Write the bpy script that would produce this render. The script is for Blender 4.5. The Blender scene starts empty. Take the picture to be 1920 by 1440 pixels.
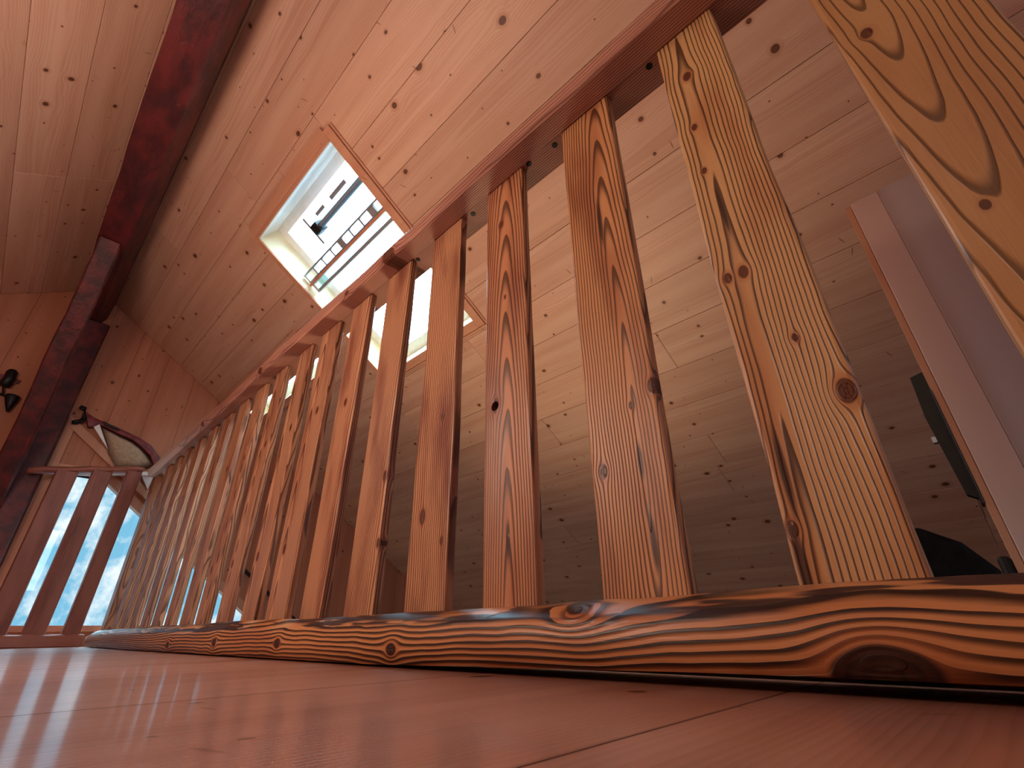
import bpy, bmesh, math, random
from mathutils import Vector, Matrix

# ------------------------------------------------------------------ camera, sky, lights, exposure
S = bpy.context.scene
COL = S.collection
PITCH, ROLL, YAW = math.radians(27.68), math.radians(-0.818), math.radians(-45.989)
su, cu = math.sin(YAW), math.cos(YAW)
CAM_H = 0.045


def _to_world(x, y, z):                       # heading frame -> railing frame (X along the railing, Y across it)
    return Vector((-(x * su + y * cu), x * cu - y * su, z))


_fwd = _to_world(0, math.cos(PITCH), math.sin(PITCH))
_right0 = _to_world(1, 0, 0)
_down0 = _to_world(0, math.sin(PITCH), -math.cos(PITCH))
_cr, _sr = math.cos(ROLL), math.sin(ROLL)
_right = _cr * _right0 - _sr * _down0
_down = _sr * _right0 + _cr * _down0
cam_data = bpy.data.cameras.new("camera")
cam_data.sensor_width = 36.0
cam_data.lens = 884.48 / 1920 * 36.0
cam_data.clip_start = 0.004
cam = bpy.data.objects.new("camera", cam_data)
COL.objects.link(cam)
_m = Matrix((_right, -_down, -_fwd)).transposed().to_4x4()
_m.translation = Vector((0, 0, CAM_H))
cam.matrix_world = _m
S.camera = cam

S.view_settings.view_transform = 'Standard'
S.view_settings.look = 'None'
S.view_settings.gamma = 1.0
S.view_settings.use_curve_mapping = False
S.view_settings.exposure = 0.12
S.cycles.use_denoising = True
S.cycles.max_bounces = 8
S.cycles.diffuse_bounces = 5
S.cycles.transparent_max_bounces = 12
S.cycles.sample_clamp_indirect = 6.0

# sky: thin bright cloud over pale blue, brighter overhead as an overcast sky is
W = bpy.data.worlds.new("sky")
S.world = W
W.use_nodes = True
_t = W.node_tree
_t.nodes.clear()
_o = _t.nodes.new('ShaderNodeOutputWorld')
_b = _t.nodes.new('ShaderNodeBackground')
_tc = _t.nodes.new('ShaderNodeTexCoord')
_n = _t.nodes.new('ShaderNodeTexNoise')
_n.inputs['Scale'].default_value = 24.0
_n.inputs['Detail'].default_value = 5.0
_n.inputs['Roughness'].default_value = 0.6
_r = _t.nodes.new('ShaderNodeValToRGB')
_r.color_ramp.elements[0].position = 0.44
_r.color_ramp.elements[0].color = (0.22, 0.60, 0.86, 1)
_r.color_ramp.elements[1].position = 0.66
_r.color_ramp.elements[1].color = (1.0, 1.12, 1.15, 1)
_sx = _t.nodes.new('ShaderNodeSeparateXYZ')
_g = _t.nodes.new('ShaderNodeMapRange')
_g.inputs['From Min'].default_value = 0.32
_g.inputs['From Max'].default_value = 0.75
_g.inputs['To Min'].default_value = 0.90
_g.inputs['To Max'].default_value = 32.0
_L = _t.links
_L.new(_tc.outputs['Generated'], _n.inputs['Vector'])
_L.new(_n.outputs['Fac'], _r.inputs['Fac'])
_L.new(_r.outputs['Color'], _b.inputs['Color'])
_L.new(_tc.outputs['Generated'], _sx.inputs[0])
_L.new(_sx.outputs['Z'], _g.inputs['Value'])
_L.new(_g.outputs[0], _b.inputs['Strength'])
_L.new(_b.outputs[0], _o.inputs['Surface'])


def lamp(name, kind, loc, energy, color, size=0.1, rot=None, size_y=None):
    d = bpy.data.lights.new(name, kind)
    d.energy = energy
    d.color = color
    if kind == 'AREA':
        d.size = size
        if size_y:
            d.shape = 'RECTANGLE'
            d.size_y = size_y
    else:
        d.shadow_soft_size = size
    o = bpy.data.objects.new(name, d)
    o.location = loc
    if rot is not None:
        o.rotation_euler = Vector(rot).to_track_quat('-Z', 'Y').to_euler()
    COL.objects.link(o)
    return o


# cool area lamp for daylight from the right gable, an unseen warm fill lamp behind the camera,
# and two more unseen fills: an uplight below the railing and a spot
lamp('daylight_right_gable', 'AREA', (3.1, 0.85, 1.15), 28, (0.66, 0.76, 1.0), 1.1, (-1, 0.0, -0.02), 0.9)
lamp('loft_fill_lamp', 'POINT', (-1.15, -0.64, 0.74), 38, (1.0, 0.77, 0.63), 0.20)
_u = lamp('bounce_fill_uplight', 'SPOT', (-1.15, 0.95, -0.35), 44, (1.0, 0.80, 0.54), 0.14, (-0.03, 0.20, 1.5))  # added uplight, stands in for daylight bounced up onto the roof boards
_u.data.spot_size = math.radians(100)
_u.data.spot_blend = 1.0
_s = lamp('baluster_fill_spot', 'SPOT', (0.15, -1.0, 1.35), 9, (1.0, 0.84, 0.58), 0.08, Vector((-0.12, 0.5, 0.78)) - Vector((0.15, -1.0, 1.35)))  # added spot that brightens the tops of the near balusters
_s.data.spot_size = math.radians(46)
_s.data.spot_blend = 1.0

random.seed(7)
RNG = random.Random(11)

# ------------------------------------------------------------------ node helper


class V:
    """a float socket with arithmetic that grows Math nodes"""
    __slots__ = ('t', 's')

    def __init__(self, t, s):
        self.t, self.s = t, s

    def _op(self, op, b=None, c=None, flip=False):
        n = self.t.nodes.new('ShaderNodeMath')
        n.operation = op
        args = [self, b, c]
        if flip:
            args[0], args[1] = b, self
        for i, a in enumerate(args):
            if a is None:
                continue
            if isinstance(a, V):
                self.t.links.new(a.s, n.inputs[i])
            else:
                n.inputs[i].default_value = float(a)
        return V(self.t, n.outputs[0])

    def __add__(self, b): return self._op('ADD', b)
    __radd__ = __add__
    def __sub__(self, b): return self._op('SUBTRACT', b)
    def __rsub__(self, b): return self._op('SUBTRACT', b, flip=True)
    def __mul__(self, b): return self._op('MULTIPLY', b)
    __rmul__ = __mul__
    def __truediv__(self, b): return self._op('DIVIDE', b)
    def __rtruediv__(self, b): return self._op('DIVIDE', b, flip=True)
    def sqrt(self): return self._op('SQRT')
    def fract(self): return self._op('FRACT')
    def abs(self): return self._op('ABSOLUTE')
    def min(self, b): return self._op('MINIMUM', b)
    def max(self, b): return self._op('MAXIMUM', b)
    def pow(self, b): return self._op('POWER', b)
    def sin(self): return self._op('SINE')

    def step(self, a, b):                      # smoothstep a..b
        n = self.t.nodes.new('ShaderNodeMapRange')
        n.interpolation_type = 'SMOOTHSTEP'
        self.t.links.new(self.s, n.inputs['Value'])
        n.inputs['From Min'].default_value = a
        n.inputs['From Max'].default_value = b
        return V(self.t, n.outputs[0])


def vec(t, x, y, z):
    n = t.nodes.new('ShaderNodeCombineXYZ')
    for i, a in enumerate((x, y, z)):
        if isinstance(a, V):
            t.links.new(a.s, n.inputs[i])
        else:
            n.inputs[i].default_value = float(a)
    return n.outputs[0]


def noise(t, v, scale=1.0, detail=2.0, rough=0.5):
    n = t.nodes.new('ShaderNodeTexNoise')
    n.inputs['Scale'].default_value = scale
    n.inputs['Detail'].default_value = detail
    n.inputs['Roughness'].default_value = rough
    t.links.new(v, n.inputs['Vector'])
    return V(t, n.outputs['Fac'])


def mix(t, f, a, b):
    n = t.nodes.new('ShaderNodeMix')
    n.data_type = 'RGBA'
    if isinstance(f, V):
        t.links.new(f.s, n.inputs[0])
    else:
        n.inputs[0].default_value = f
    for i, c in ((6, a), (7, b)):
        if isinstance(c, tuple):
            n.inputs[i].default_value = (*c, 1)
        else:
            t.links.new(c, n.inputs[i])
    return n.outputs[2]


def scale_col(t, c, f):
    n = t.nodes.new('ShaderNodeVectorMath')
    n.operation = 'SCALE'
    t.links.new(c, n.inputs[0])
    t.links.new(f.s, n.inputs['Scale'])
    return n.outputs[0]


def new_mat(name):
    m = bpy.data.materials.new(name)
    m.use_nodes = True
    t = m.node_tree
    p = t.nodes['Principled BSDF']
    return m, t, p


def obj_coords(t):
    tc = t.nodes.new('ShaderNodeTexCoord')
    sx = t.nodes.new('ShaderNodeSeparateXYZ')
    t.links.new(tc.outputs['Object'], sx.inputs[0])
    return [V(t, sx.outputs[i]) for i in range(3)]


def obj_random(t):
    n = t.nodes.new('ShaderNodeObjectInfo')
    return V(t, n.outputs['Random'])


def set_bump(t, p, h, dist, strength=1.0):
    b = t.nodes.new('ShaderNodeBump')
    b.inputs['Distance'].default_value = dist
    b.inputs['Strength'].default_value = strength
    t.links.new(h.s, b.inputs['Height'])
    t.links.new(b.outputs[0], p.inputs['Normal'])


# ------------------------------------------------------------------ materials

def flat(name, color, rough=0.5, metal=0.0, var=0.12, scale=30.0, bump=0.0):
    m, t, p = new_mat(name)
    x, y, z = obj_coords(t)
    n = noise(t, vec(t, x, y, z), scale, 4.0)
    c = mix(t, n.step(0.3, 0.7), tuple(k * (1 - var) for k in color), tuple(min(1, k * (1 + var)) for k in color))
    t.links.new(c, p.inputs['Base Color'])
    p.inputs['Roughness'].default_value = rough
    p.inputs['Metallic'].default_value = metal
    if bump:
        set_bump(t, p, n, bump)
    return m


def torched(name, axis, pith, spacing, knots=(), light=(0.50, 0.235, 0.115), deep=(0.24, 0.07, 0.030),
            dark=(0.040, 0.010, 0.004), warp=0.010, burn=0.5, seed=0.0, vary=False, contrast=0.95, bump=0.0006,
            pale=None, char=None, wide=0.64, soft=0.22, cracks=(),
            knot_col=((0.13, 0.034, 0.012), (0.035, 0.009, 0.005))):
    """brushed and torched softwood: growth rings about a pith that runs along the piece, steered round the knots.
    axis 'z': u = x, v = z, w = y (balusters).  axis 'x': u = z, v = x, w = y (rails).  axis 'y': u = z, v = y, w = x"""
    m, t, p = new_mat(name)
    x, y, z = obj_coords(t)
    u, v, w = {'z': (x, z, y), 'x': (z, x, y), 'y': (z, y, x)}[axis]
    u0 = u
    so = seed
    pu, pw, tu, tw = pith
    if vary:
        r = obj_random(t)
        so = r * 60.0 + seed
        pu = (r * 7.31).fract() * 0.06 - 0.03
        pw = (r * 3.77).fract() * 0.05 + 0.005
        tw = (r * 5.13).fract() * 0.10 - 0.05
        tu = (r * 9.7).fract() * 0.05 - 0.025
    n1 = noise(t, vec(t, u * 4.0 + so, v * 2.2, w * 4.0), 1.0, 2.0)
    n2 = noise(t, vec(t, u * 22.0, v * 9.0 + so, w * 22.0), 1.0, 2.0)
    uu = u + (n1 - 0.5) * (warp * 3.0) + (n2 - 0.5) * (warp * 0.60)
    kd = None
    halo = None
    for (ku, kv, R) in knots:
        du = u0 - ku
        dv = (v - kv) * 0.62
        d2 = du * du + dv * dv
        uu = uu - du * (R * R * 1.25) / (d2 + R * R * 0.35)
        d = (d2.sqrt() + (n2 - 0.5) * R * 0.5) / R
        kd = d if kd is None else kd.min(d)
    a = uu - pu - v * tu
    b = w - pw - v * tw + (n1 - 0.5) * warp
    ring = (a * a + b * b).sqrt() / spacing + (n1 - 0.5) * 0.8
    f = ring.fract()
    line = (f + (n1 - 0.5) * 0.25).step(wide - soft, wide + soft) * (1.0 - f.step(0.94, 1.0))
    # fire: patches that are deeper brown, streaked along the grain
    bn = noise(t, vec(t, u * 16.0 + so, v * 3.0 + so, w * 16.0), 1.0, 3.0)
    fib = noise(t, vec(t, u * 420.0, v * 9.0 + so, w * 420.0), 1.0, 2.0)
    body = mix(t, bn.step(0.42, 0.72) * burn + (fib - 0.5) * 0.5, light, deep)
    if pale is not None:                        # light painted onto the far end: (colour, axis start, axis end)
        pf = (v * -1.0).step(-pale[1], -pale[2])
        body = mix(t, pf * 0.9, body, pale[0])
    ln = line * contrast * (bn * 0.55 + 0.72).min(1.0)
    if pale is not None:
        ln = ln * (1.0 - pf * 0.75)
    col = mix(t, ln, body, dark)
    if kd is not None:
        ringk = ((kd * 3.2).fract()).step(0.35, 0.9)
        kcol = mix(t, ringk * 0.7, *knot_col)
        col = mix(t, kd.step(1.9, 0.95) * 0.55, col, deep)
        col = mix(t, kd.step(1.05, 0.82), col, kcol)
    for (ku, kv, kl, kw_) in cracks:             # dark resin streaks and checks
        e = ((u0 - ku + (n1 - 0.5) * 0.02) / kw_)
        g = (v - kv) / kl
        q = (e * e + g * g).sqrt() + (fib - 0.5) * 0.5
        col = mix(t, q.step(1.1, 0.45) * 0.92, col, (0.040, 0.010, 0.006))
    if char is not None:                        # (from height, full height, threshold): scorched patches on the upper arris
        cn = noise(t, vec(t, u * 30.0, v * 3.4 + so, w * 30.0), 1.0, 3.0, 0.55)
        cm = cn.step(char[2], char[2] + 0.035) * u0.step(char[0], char[1])
        col = mix(t, cm * 0.95, col, (0.022, 0.009, 0.010))
    t.links.new(col, p.inputs['Base Color'])
    p.inputs['Roughness'].default_value = 0.42
    p.inputs['Specular IOR Level'].default_value = 0.42
    set_bump(t, p, line * 0.8 + fib * 0.25, bump)
    return m


def pine(name, base=(0.62, 0.372, 0.262), tint=(0.55, 0.30, 0.205), knot=(0.10, 0.030, 0.012), rough=0.5, gloss=0.35, vstep=0.165,
         grain=0.16, coat=0.0, wav=0.0, ksize=1.0, edge=0.0):
    """knotty softwood boarding.  board local axes: x along, y across, z thickness"""
    m, t, p = new_mat(name)
    x, y, z = obj_coords(t)
    r = obj_random(t)
    vo, uo = r * 61.0, (r * 17.0).fract() * 43.0
    cu_, cv_ = 0.095, vstep
    vn = t.nodes.new('ShaderNodeTexVoronoi')
    vn.voronoi_dimensions = '2D'
    vn.inputs['Scale'].default_value = 1.0
    vn.inputs['Randomness'].default_value = 0.9
    sx_, sy_ = x / cv_ + vo, y / cu_ + uo
    t.links.new(vec(t, sx_, sy_, 0.0), vn.inputs['Vector'])
    ps = t.nodes.new('ShaderNodeSeparateXYZ')
    t.links.new(vn.outputs['Position'], ps.inputs[0])
    cs = t.nodes.new('ShaderNodeSeparateColor')
    t.links.new(vn.outputs['Color'], cs.inputs[0])
    dx = (sx_ - V(t, ps.outputs[0])) * cv_
    dy = (sy_ - V(t, ps.outputs[1])) * cu_
    c1, c2 = V(t, cs.outputs[0]), V(t, cs.outputs[1])
    R = (c1 * c1 * c1 * 0.0105 + 0.0020) * c2.step(0.30, 0.36) * ksize + 0.00001
    ax = dx * (0.55 + 0.45 * c2)
    d2 = ax * ax + dy * dy
    n1 = noise(t, vec(t, x * 1.6 + vo, y * 9.0 + uo, 0.0), 1.0, 2.0)
    yy = y - dy * (R * R * 3.0) / (d2 + R * R * 0.8) + (n1 - 0.5) * 0.055
    pd = (r * 29.0).fract() * 0.05 + 0.012
    b = pd + x * ((r * 37.0).fract() * 0.024 - 0.012)
    a = yy - ((r * 53.0).fract() - 0.5) * 0.12
    f = ((a * a + b * b).sqrt() / 0.0062).fract()
    line = f.step(0.35, 0.85) * (1.0 - f.step(0.9, 1.0))
    fib = noise(t, vec(t, x * 6.0 + vo, y * 260.0, 0.0), 1.0, 2.0)
    tone = noise(t, vec(t, x * 1.1 + vo, y * 16.0 + uo, 3.0), 1.0, 2.0)
    col = mix(t, tone.step(0.3, 0.72), base, tint)
    br = 0.93 + 0.14 * (r * 71.0).fract() + (fib - 0.5) * 0.16
    col = scale_col(t, col, br)
    col = mix(t, line * grain * (tone * 1.2 + 0.4), col, (0.25, 0.085, 0.032))
    d = d2.sqrt() / R
    col = mix(t, d.step(2.3, 0.9) * 0.35, col, (0.36, 0.13, 0.05))
    col = mix(t, d.step(1.08, 0.78) * 0.93, col, knot)
    # short dark flecks across the grain
    v2 = t.nodes.new('ShaderNodeTexVoronoi')
    v2.voronoi_dimensions = '2D'
    v2.inputs['Scale'].default_value = 1.0
    t.links.new(vec(t, x / 0.34 + uo, y / 0.16 + vo, 0.0), v2.inputs['Vector'])
    p2 = t.nodes.new('ShaderNodeSeparateXYZ')
    t.links.new(v2.outputs['Position'], p2.inputs[0])
    c2b = t.nodes.new('ShaderNodeSeparateColor')
    t.links.new(v2.outputs['Color'], c2b.inputs[0])
    fx = ((x / 0.34 + uo) - V(t, p2.outputs[0])) * 0.34
    fy = ((y / 0.16 + vo) - V(t, p2.outputs[1])) * 0.16
    sk = fx + fy * (V(t, c2b.outputs[0]) - 0.5) * 1.6
    fl = ((sk / 0.0028) * (sk / 0.0028) + (fy / 0.017) * (fy / 0.017)).sqrt()
    col = mix(t, fl.step(1.0, 0.5) * 0.7 * V(t, c2b.outputs[1]).step(0.45, 0.55), col, (0.17, 0.055, 0.02))
    if edge:                                    # joint shade painted into the colour along the board's long edges
        col = mix(t, y.abs().step(edge - 0.0022, edge - 0.0006) * 0.7, col, (0.09, 0.028, 0.016))
    t.links.new(col, p.inputs['Base Color'])
    p.inputs['Roughness'].default_value = rough
    p.inputs['Specular IOR Level'].default_value = gloss
    if coat:
        p.inputs['Coat Weight'].default_value = coat
        p.inputs['Coat Roughness'].default_value = 0.12
    h = fib * 0.4 + line * 0.3
    if wav:
        wn = noise(t, vec(t, x * 3.0 + vo, y * 14.0, 0.0), 1.0, 2.0)
        h = h + wn * wav
    set_bump(t, p, h, 0.00035)
    return m


def red_paint(name):
    m, t, p = new_mat(name)
    x, y, z = obj_coords(t)
    n = noise(t, vec(t, x * 5.0, y * 14.0, z * 14.0), 1.0, 4.0, 0.6)
    n2 = noise(t, vec(t, x * 30.0, y * 60.0, z * 60.0), 1.0, 3.0, 0.6)
    c = mix(t, n.step(0.38, 0.66), (0.045, 0.005, 0.006), (0.125, 0.012, 0.012))
    c = mix(t, n2.step(0.66, 0.76) * 0.4, c, (0.24, 0.09, 0.10))
    c = mix(t, n2.step(0.34, 0.26) * 0.8, c, (0.03, 0.004, 0.006))
    t.links.new(c, p.inputs['Base Color'])
    p.inputs['Roughness'].default_value = 0.55
    set_bump(t, p, n2 + n * 2.0, 0.003)
    return m


def glass(name, tint=(1, 1, 1)):
    m, t, p = new_mat(name)
    t.nodes.remove(p)
    out = t.nodes['Material Output']
    tr = t.nodes.new('ShaderNodeBsdfTransparent')
    tr.inputs[0].default_value = (*tint, 1)
    gl = t.nodes.new('ShaderNodeBsdfGlossy')
    gl.inputs['Roughness'].default_value = 0.02
    lw = t.nodes.new('ShaderNodeLayerWeight')
    fr = (V(t, lw.outputs['Facing']).pow(5.0) * 0.9 + 0.03)
    ms = t.nodes.new('ShaderNodeMixShader')
    t.links.new(fr.s, ms.inputs[0])
    t.links.new(tr.outputs[0], ms.inputs[1])
    t.links.new(gl.outputs[0], ms.inputs[2])
    t.links.new(ms.outputs[0], out.inputs['Surface'])
    return m


M_CEIL = pine('pine_boarding')
M_WALL = pine('pine_wall_boarding', base=(0.50, 0.20, 0.11), tint=(0.42, 0.155, 0.08))
M_FLOOR = pine('varnished_floorboards', base=(0.47, 0.215, 0.15), tint=(0.36, 0.145, 0.095), rough=0.30, gloss=0.5, vstep=0.22, grain=0.26,
               coat=0.55, wav=6.0, ksize=1.1, edge=0.1718)
M_TRIM = pine('pine_trim', base=(0.60, 0.30, 0.19), tint=(0.53, 0.24, 0.14), grain=0.10, ksize=0.3)
M_LINING = pine('pale_pine_lining', base=(0.86, 0.74, 0.50), tint=(0.83, 0.70, 0.45), grain=0.06, ksize=0.3)
M_DOOR = pine('greyed_pine', base=(0.50, 0.40, 0.375), tint=(0.38, 0.29, 0.29), grain=0.7, ksize=0.2)
M_STILE = pine('pinkish_pine_stile', base=(0.62, 0.42, 0.36), tint=(0.55, 0.36, 0.30), grain=0.15, ksize=0.2)
M_BACK = flat('dark_lath', (0.055, 0.026, 0.014), 0.9)
M_RED = red_paint('worn_red_paint')
M_WHITE = flat('white_lacquer', (0.80, 0.80, 0.78), 0.4, var=0.03)
M_GREY = flat('grey_aluminium', (0.42, 0.44, 0.48), 0.35, 0.6, var=0.05)
M_BLUE = flat('slate_blue_metal', (0.22, 0.36, 0.50), 0.28, 0.5, var=0.08)
M_BLACK = flat('black_iron', (0.018, 0.016, 0.016), 0.45, 0.6)
M_SEAL = flat('orange_brown_seal', (0.55, 0.20, 0.11), 0.5)
M_GLASS = glass('window_glass')
M_FROST = glass('tinted_glass_strip', (0.70, 0.92, 0.96))
M_CLOTH = flat('beige_cloth', (0.42, 0.31, 0.21), 0.9, var=0.15, scale=60, bump=0.002)
M_MAROON = flat('maroon_leather', (0.16, 0.022, 0.028), 0.55, var=0.4)
M_CHAIR = flat('black_leather', (0.007, 0.005, 0.005), 0.75, var=0.5)
M_CHAIR.node_tree.nodes['Principled BSDF'].inputs['Specular IOR Level'].default_value = 0.12
M_STEEL = flat('dull_steel', (0.30, 0.27, 0.24), 0.35, 0.8)
M_PLASTER = flat('plain_boards', (0.36, 0.19, 0.10), 0.7)

# ------------------------------------------------------------------ mesh helpers


def link(name, me, mat, parent=None, smooth=False):
    o = bpy.data.objects.new(name, me)
    COL.objects.link(o)
    if mat and not me.materials:
        me.materials.append(mat)
    if parent:
        o.parent = parent
    if smooth:
        for f in me.polygons:
            f.use_smooth = True
    return o


def empty(name, loc=(0, 0, 0)):
    o = bpy.data.objects.new(name, None)
    o.empty_display_size = 0.05
    o.location = loc
    COL.objects.link(o)
    return o


def tag(o, label, cat, group=None):
    o['label'] = label
    o['category'] = cat
    if group:
        o['group'] = group
    return o


def structure(o, label=None):
    o['kind'] = 'structure'
    if label:
        o['label'] = label
    return o


def mesh(name, verts, faces):
    me = bpy.data.meshes.new(name)
    me.from_pydata([tuple(v) for v in verts], [], faces)
    me.update()
    return me


def fix_normals(me):
    bm = bmesh.new()
    bm.from_mesh(me)
    bmesh.ops.recalc_face_normals(bm, faces=bm.faces)
    bm.to_mesh(me)
    bm.free()
    return me


def box_me(x0, x1, y0, y1, z0, z1, bev=0.0, name='box', segs=1):
    bm = bmesh.new()
    bmesh.ops.create_cube(bm, size=1.0)
    for v in bm.verts:
        v.co = Vector(((x0 + x1) / 2 + v.co.x * (x1 - x0), (y0 + y1) / 2 + v.co.y * (y1 - y0), (z0 + z1) / 2 + v.co.z * (z1 - z0)))
    if bev:
        bmesh.ops.bevel(bm, geom=bm.edges[:], offset=bev, segments=segs, affect='EDGES', profile=0.5)
    me = bpy.data.meshes.new(name)
    bm.to_mesh(me)
    bm.free()
    return me


def board_me(L, B, T, bev=0.0012):
    """a board: visible face at z=0 with eased edges, back at z=T"""
    x, y, c = L / 2, B / 2, bev
    v = [(-x + c, -y + c, 0), (x - c, -y + c, 0), (x - c, y - c, 0), (-x + c, y - c, 0),
         (-x, -y, c), (x, -y, c), (x, y, c), (-x, y, c), (-x, -y, T), (x, -y, T), (x, y, T), (-x, y, T)]
    f = [(3, 2, 1, 0), (0, 1, 5, 4), (1, 2, 6, 5), (2, 3, 7, 6), (3, 0, 4, 7), (4, 5, 9, 8), (5, 6, 10, 9), (6, 7, 11, 10), (7, 4, 8, 11),
         (8, 9, 10, 11)]
    return mesh('board', v, f)


def prism_me(poly, t0, t1, plane='yz', name='prism'):
    """extrude a 2D polygon; plane 'yz' extrudes along x, 'xz' along y, 'xy' along z"""
    def mk(a, b, c):
        return {'yz': (c, a, b), 'xz': (a, c, b), 'xy': (a, b, c)}[plane]
    n = len(poly)
    vs = [mk(a, b, t0) for a, b in poly] + [mk(a, b, t1) for a, b in poly]
    fs = [tuple(range(n)), tuple(range(2 * n - 1, n - 1, -1))]
    fs += [(i, i + n, (i + 1) % n + n, (i + 1) % n) for i in range(n)]
    return fix_normals(mesh(name, vs, fs))


def sweep_me(sections, name='sweep', cap=True):
    """sections: list of rings (same count) -> skinned closed tube"""
    n = len(sections[0])
    vs = [p for s in sections for p in s]
    fs = []
    for k in range(len(sections) - 1):
        for i in range(n):
            j = (i + 1) % n
            fs.append((k * n + i, k * n + j, (k + 1) * n + j, (k + 1) * n + i))
    if cap:
        fs.append(tuple(range(n - 1, -1, -1)))
        b = (len(sections) - 1) * n
        fs.append(tuple(range(b, b + n)))
    return fix_normals(mesh(name, vs, fs))


def tube_me(path, r, n=8, name='tube'):
    secs = []
    for i, p in enumerate(path):
        p = Vector(p)
        a = Vector(path[max(0, i - 1)])
        b = Vector(path[min(len(path) - 1, i + 1)])
        d = (b - a).normalized()
        q = d.orthogonal().normalized()
        w = d.cross(q)
        rr = r[i] if isinstance(r, (list, tuple)) else r
        secs.append([tuple(p + (q * math.cos(2 * math.pi * k / n) + w * math.sin(2 * math.pi * k / n)) * rr) for k in range(n)])
    return sweep_me(secs, name)


def wob(seed):
    r = random.Random(seed)
    ph = [r.uniform(0, 6.28) for _ in range(6)]
    fr = [r.uniform(4, 9), r.uniform(11, 19), r.uniform(24, 40)]

    def f(s, k=0):
        return (math.sin(s * fr[0] + ph[k % 6]) + 0.5 * math.sin(s * fr[1] + ph[(k + 1) % 6]) + 0.28 * math.sin(s * fr[2] + ph[(k + 2) % 6])) / 1.78
    return f


# ------------------------------------------------------------------ the roof: two boarded slopes, ridge over the camera
PHI = math.radians(32.1)
CP, SP = math.cos(PHI), math.sin(PHI)
Z0 = 2.105                                       # height of the slope over the camera's line (y = 0)
RY = -0.12                                       # ridge
RZ = Z0 - math.tan(PHI) * RY
XA, XB = -3.85, 3.2                              # gables
R_FRAME = Matrix(((1, 0, 0, 0), (0, CP, SP, 0), (0, -SP, CP, Z0), (0, 0, 0, 1)))
L_FRAME = Matrix(((-1, 0, 0, 0), (0, -CP, -SP, RY), (0, -SP, CP, RZ), (0, 0, 0, 1)))
S_RIDGE = RY / CP
S_EAVE = 3.35 / CP
# roof windows as (x0, x1, s0, s1) in the slope's own plane
WIN1 = (-2.175, -1.395, 0.465, 1.415)
WIN2 = (-3.62, -2.50, 0.965, 1.19)


def rect_minus(rects, hole):
    out = []
    hx0, hx1, hs0, hs1 = hole
    for (x0, x1, s0, s1) in rects:
        if hx1 <= x0 or hx0 >= x1 or hs1 <= s0 or hs0 >= s1:
            out.append((x0, x1, s0, s1))
            continue
        if hx0 > x0: out.append((x0, hx0, s0, s1))
        if hx1 < x1: out.append((hx1, x1, s0, s1))
        cx0, cx1 = max(x0, hx0), min(x1, hx1)
        if hs0 > s0: out.append((cx0, cx1, s0, hs0))
        if hs1 < s1: out.append((cx0, cx1, hs1, s1))
    return out


def place(o, frame, x, s, h=0.0):
    o.matrix_local = frame @ Matrix.Translation((x, s, h))


def board_slope(parent, frame, rows, x0, x1, holes, rng):
    for i in range(len(rows) - 1):
        s0, s1 = rows[i], rows[i + 1]
        cuts = [x0]
        xx = x0 + rng.uniform(0.5, 2.6)
        while xx < x1 - 0.4:
            cuts.append(xx)
            xx += rng.uniform(1.7, 3.0)
        cuts.append(x1)
        rects = [(a, b, s0, s1) for a, b in zip(cuts[:-1], cuts[1:])]
        for h in holes:
            rects = rect_minus(rects, h)
        for (a, b, c, d) in rects:
            if b - a < 0.01 or d - c < 0.006:
                continue
            g = 0.0007
            o = link('board', board_me(b - a - 2 * g, d - c - 2 * g, 0.014), M_CEIL, parent)
            place(o, frame, (a + b) / 2, (c + d) / 2, rng.uniform(-0.0006, 0.0006))


def slab_with_holes(name, frame, x0, x1, s0, s1, holes, h0, h1):
    holes = [(a - 0.02, b + 0.02, c - 0.02, d + 0.02) for a, b, c, d in holes]
    xs = sorted({x0, x1, *[h[0] for h in holes], *[h[1] for h in holes]})
    ss = sorted({s0, s1, *[h[2] for h in holes], *[h[3] for h in holes]})
    bm = bmesh.new()
    for a, b in zip(xs[:-1], xs[1:]):
        for c, d in zip(ss[:-1], ss[1:]):
            mx, ms = (a + b) / 2, (c + d) / 2
            if any(h[0] < mx < h[1] and h[2] < ms < h[3] for h in holes):
                continue
            q = [bm.verts.new(frame @ Vector(p)) for p in
                 ((a, c, h0), (b, c, h0), (b, d, h0), (a, d, h0), (a, c, h1), (b, c, h1), (b, d, h1), (a, d, h1))]
            for f in ((3, 2, 1, 0), (4, 5, 6, 7), (0, 1, 5, 4), (1, 2, 6, 5), (2, 3, 7, 6), (3, 0, 4, 7)):
                bm.faces.new([q[k] for k in f])
    me = bpy.data.meshes.new(name)
    bm.to_mesh(me)
    bm.free()
    return link(name, me, M_BACK)


right_rows = [S_RIDGE] + [0.36 + 0.187 * k for k in range(-2, 20)]
right_rows = sorted(r for r in right_rows if r >= S_RIDGE and r < S_EAVE - 0.05) + [S_EAVE]
ceil_r = structure(slab_with_holes('ceiling', R_FRAME, XA - 0.04, XB, S_RIDGE, S_EAVE, [WIN1, WIN2], 0.016, 0.05),
                   'right-hand roof slope lined with knotty pine boards around two roof windows')
board_slope(ceil_r, R_FRAME, right_rows, XA + 0.005, XB - 0.01, [WIN1, WIN2], random.Random(3))
L_LEN = 2.3 / CP
left_rows = [0.0] + [0.122 + 0.182 * k for k in range(0, 14)]
left_rows = [r for r in left_rows if r < L_LEN - 0.05] + [L_LEN]
ceil_l = structure(slab_with_holes('ceiling', L_FRAME, -XB, -XA + 0.04, 0.0, L_LEN, [], 0.016, 0.05),
                   'left-hand roof slope lined with knotty pine boards behind the red ridge beam')
board_slope(ceil_l, L_FRAME, left_rows, -XB + 0.01, -XA - 0.005, [], random.Random(5))


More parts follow.
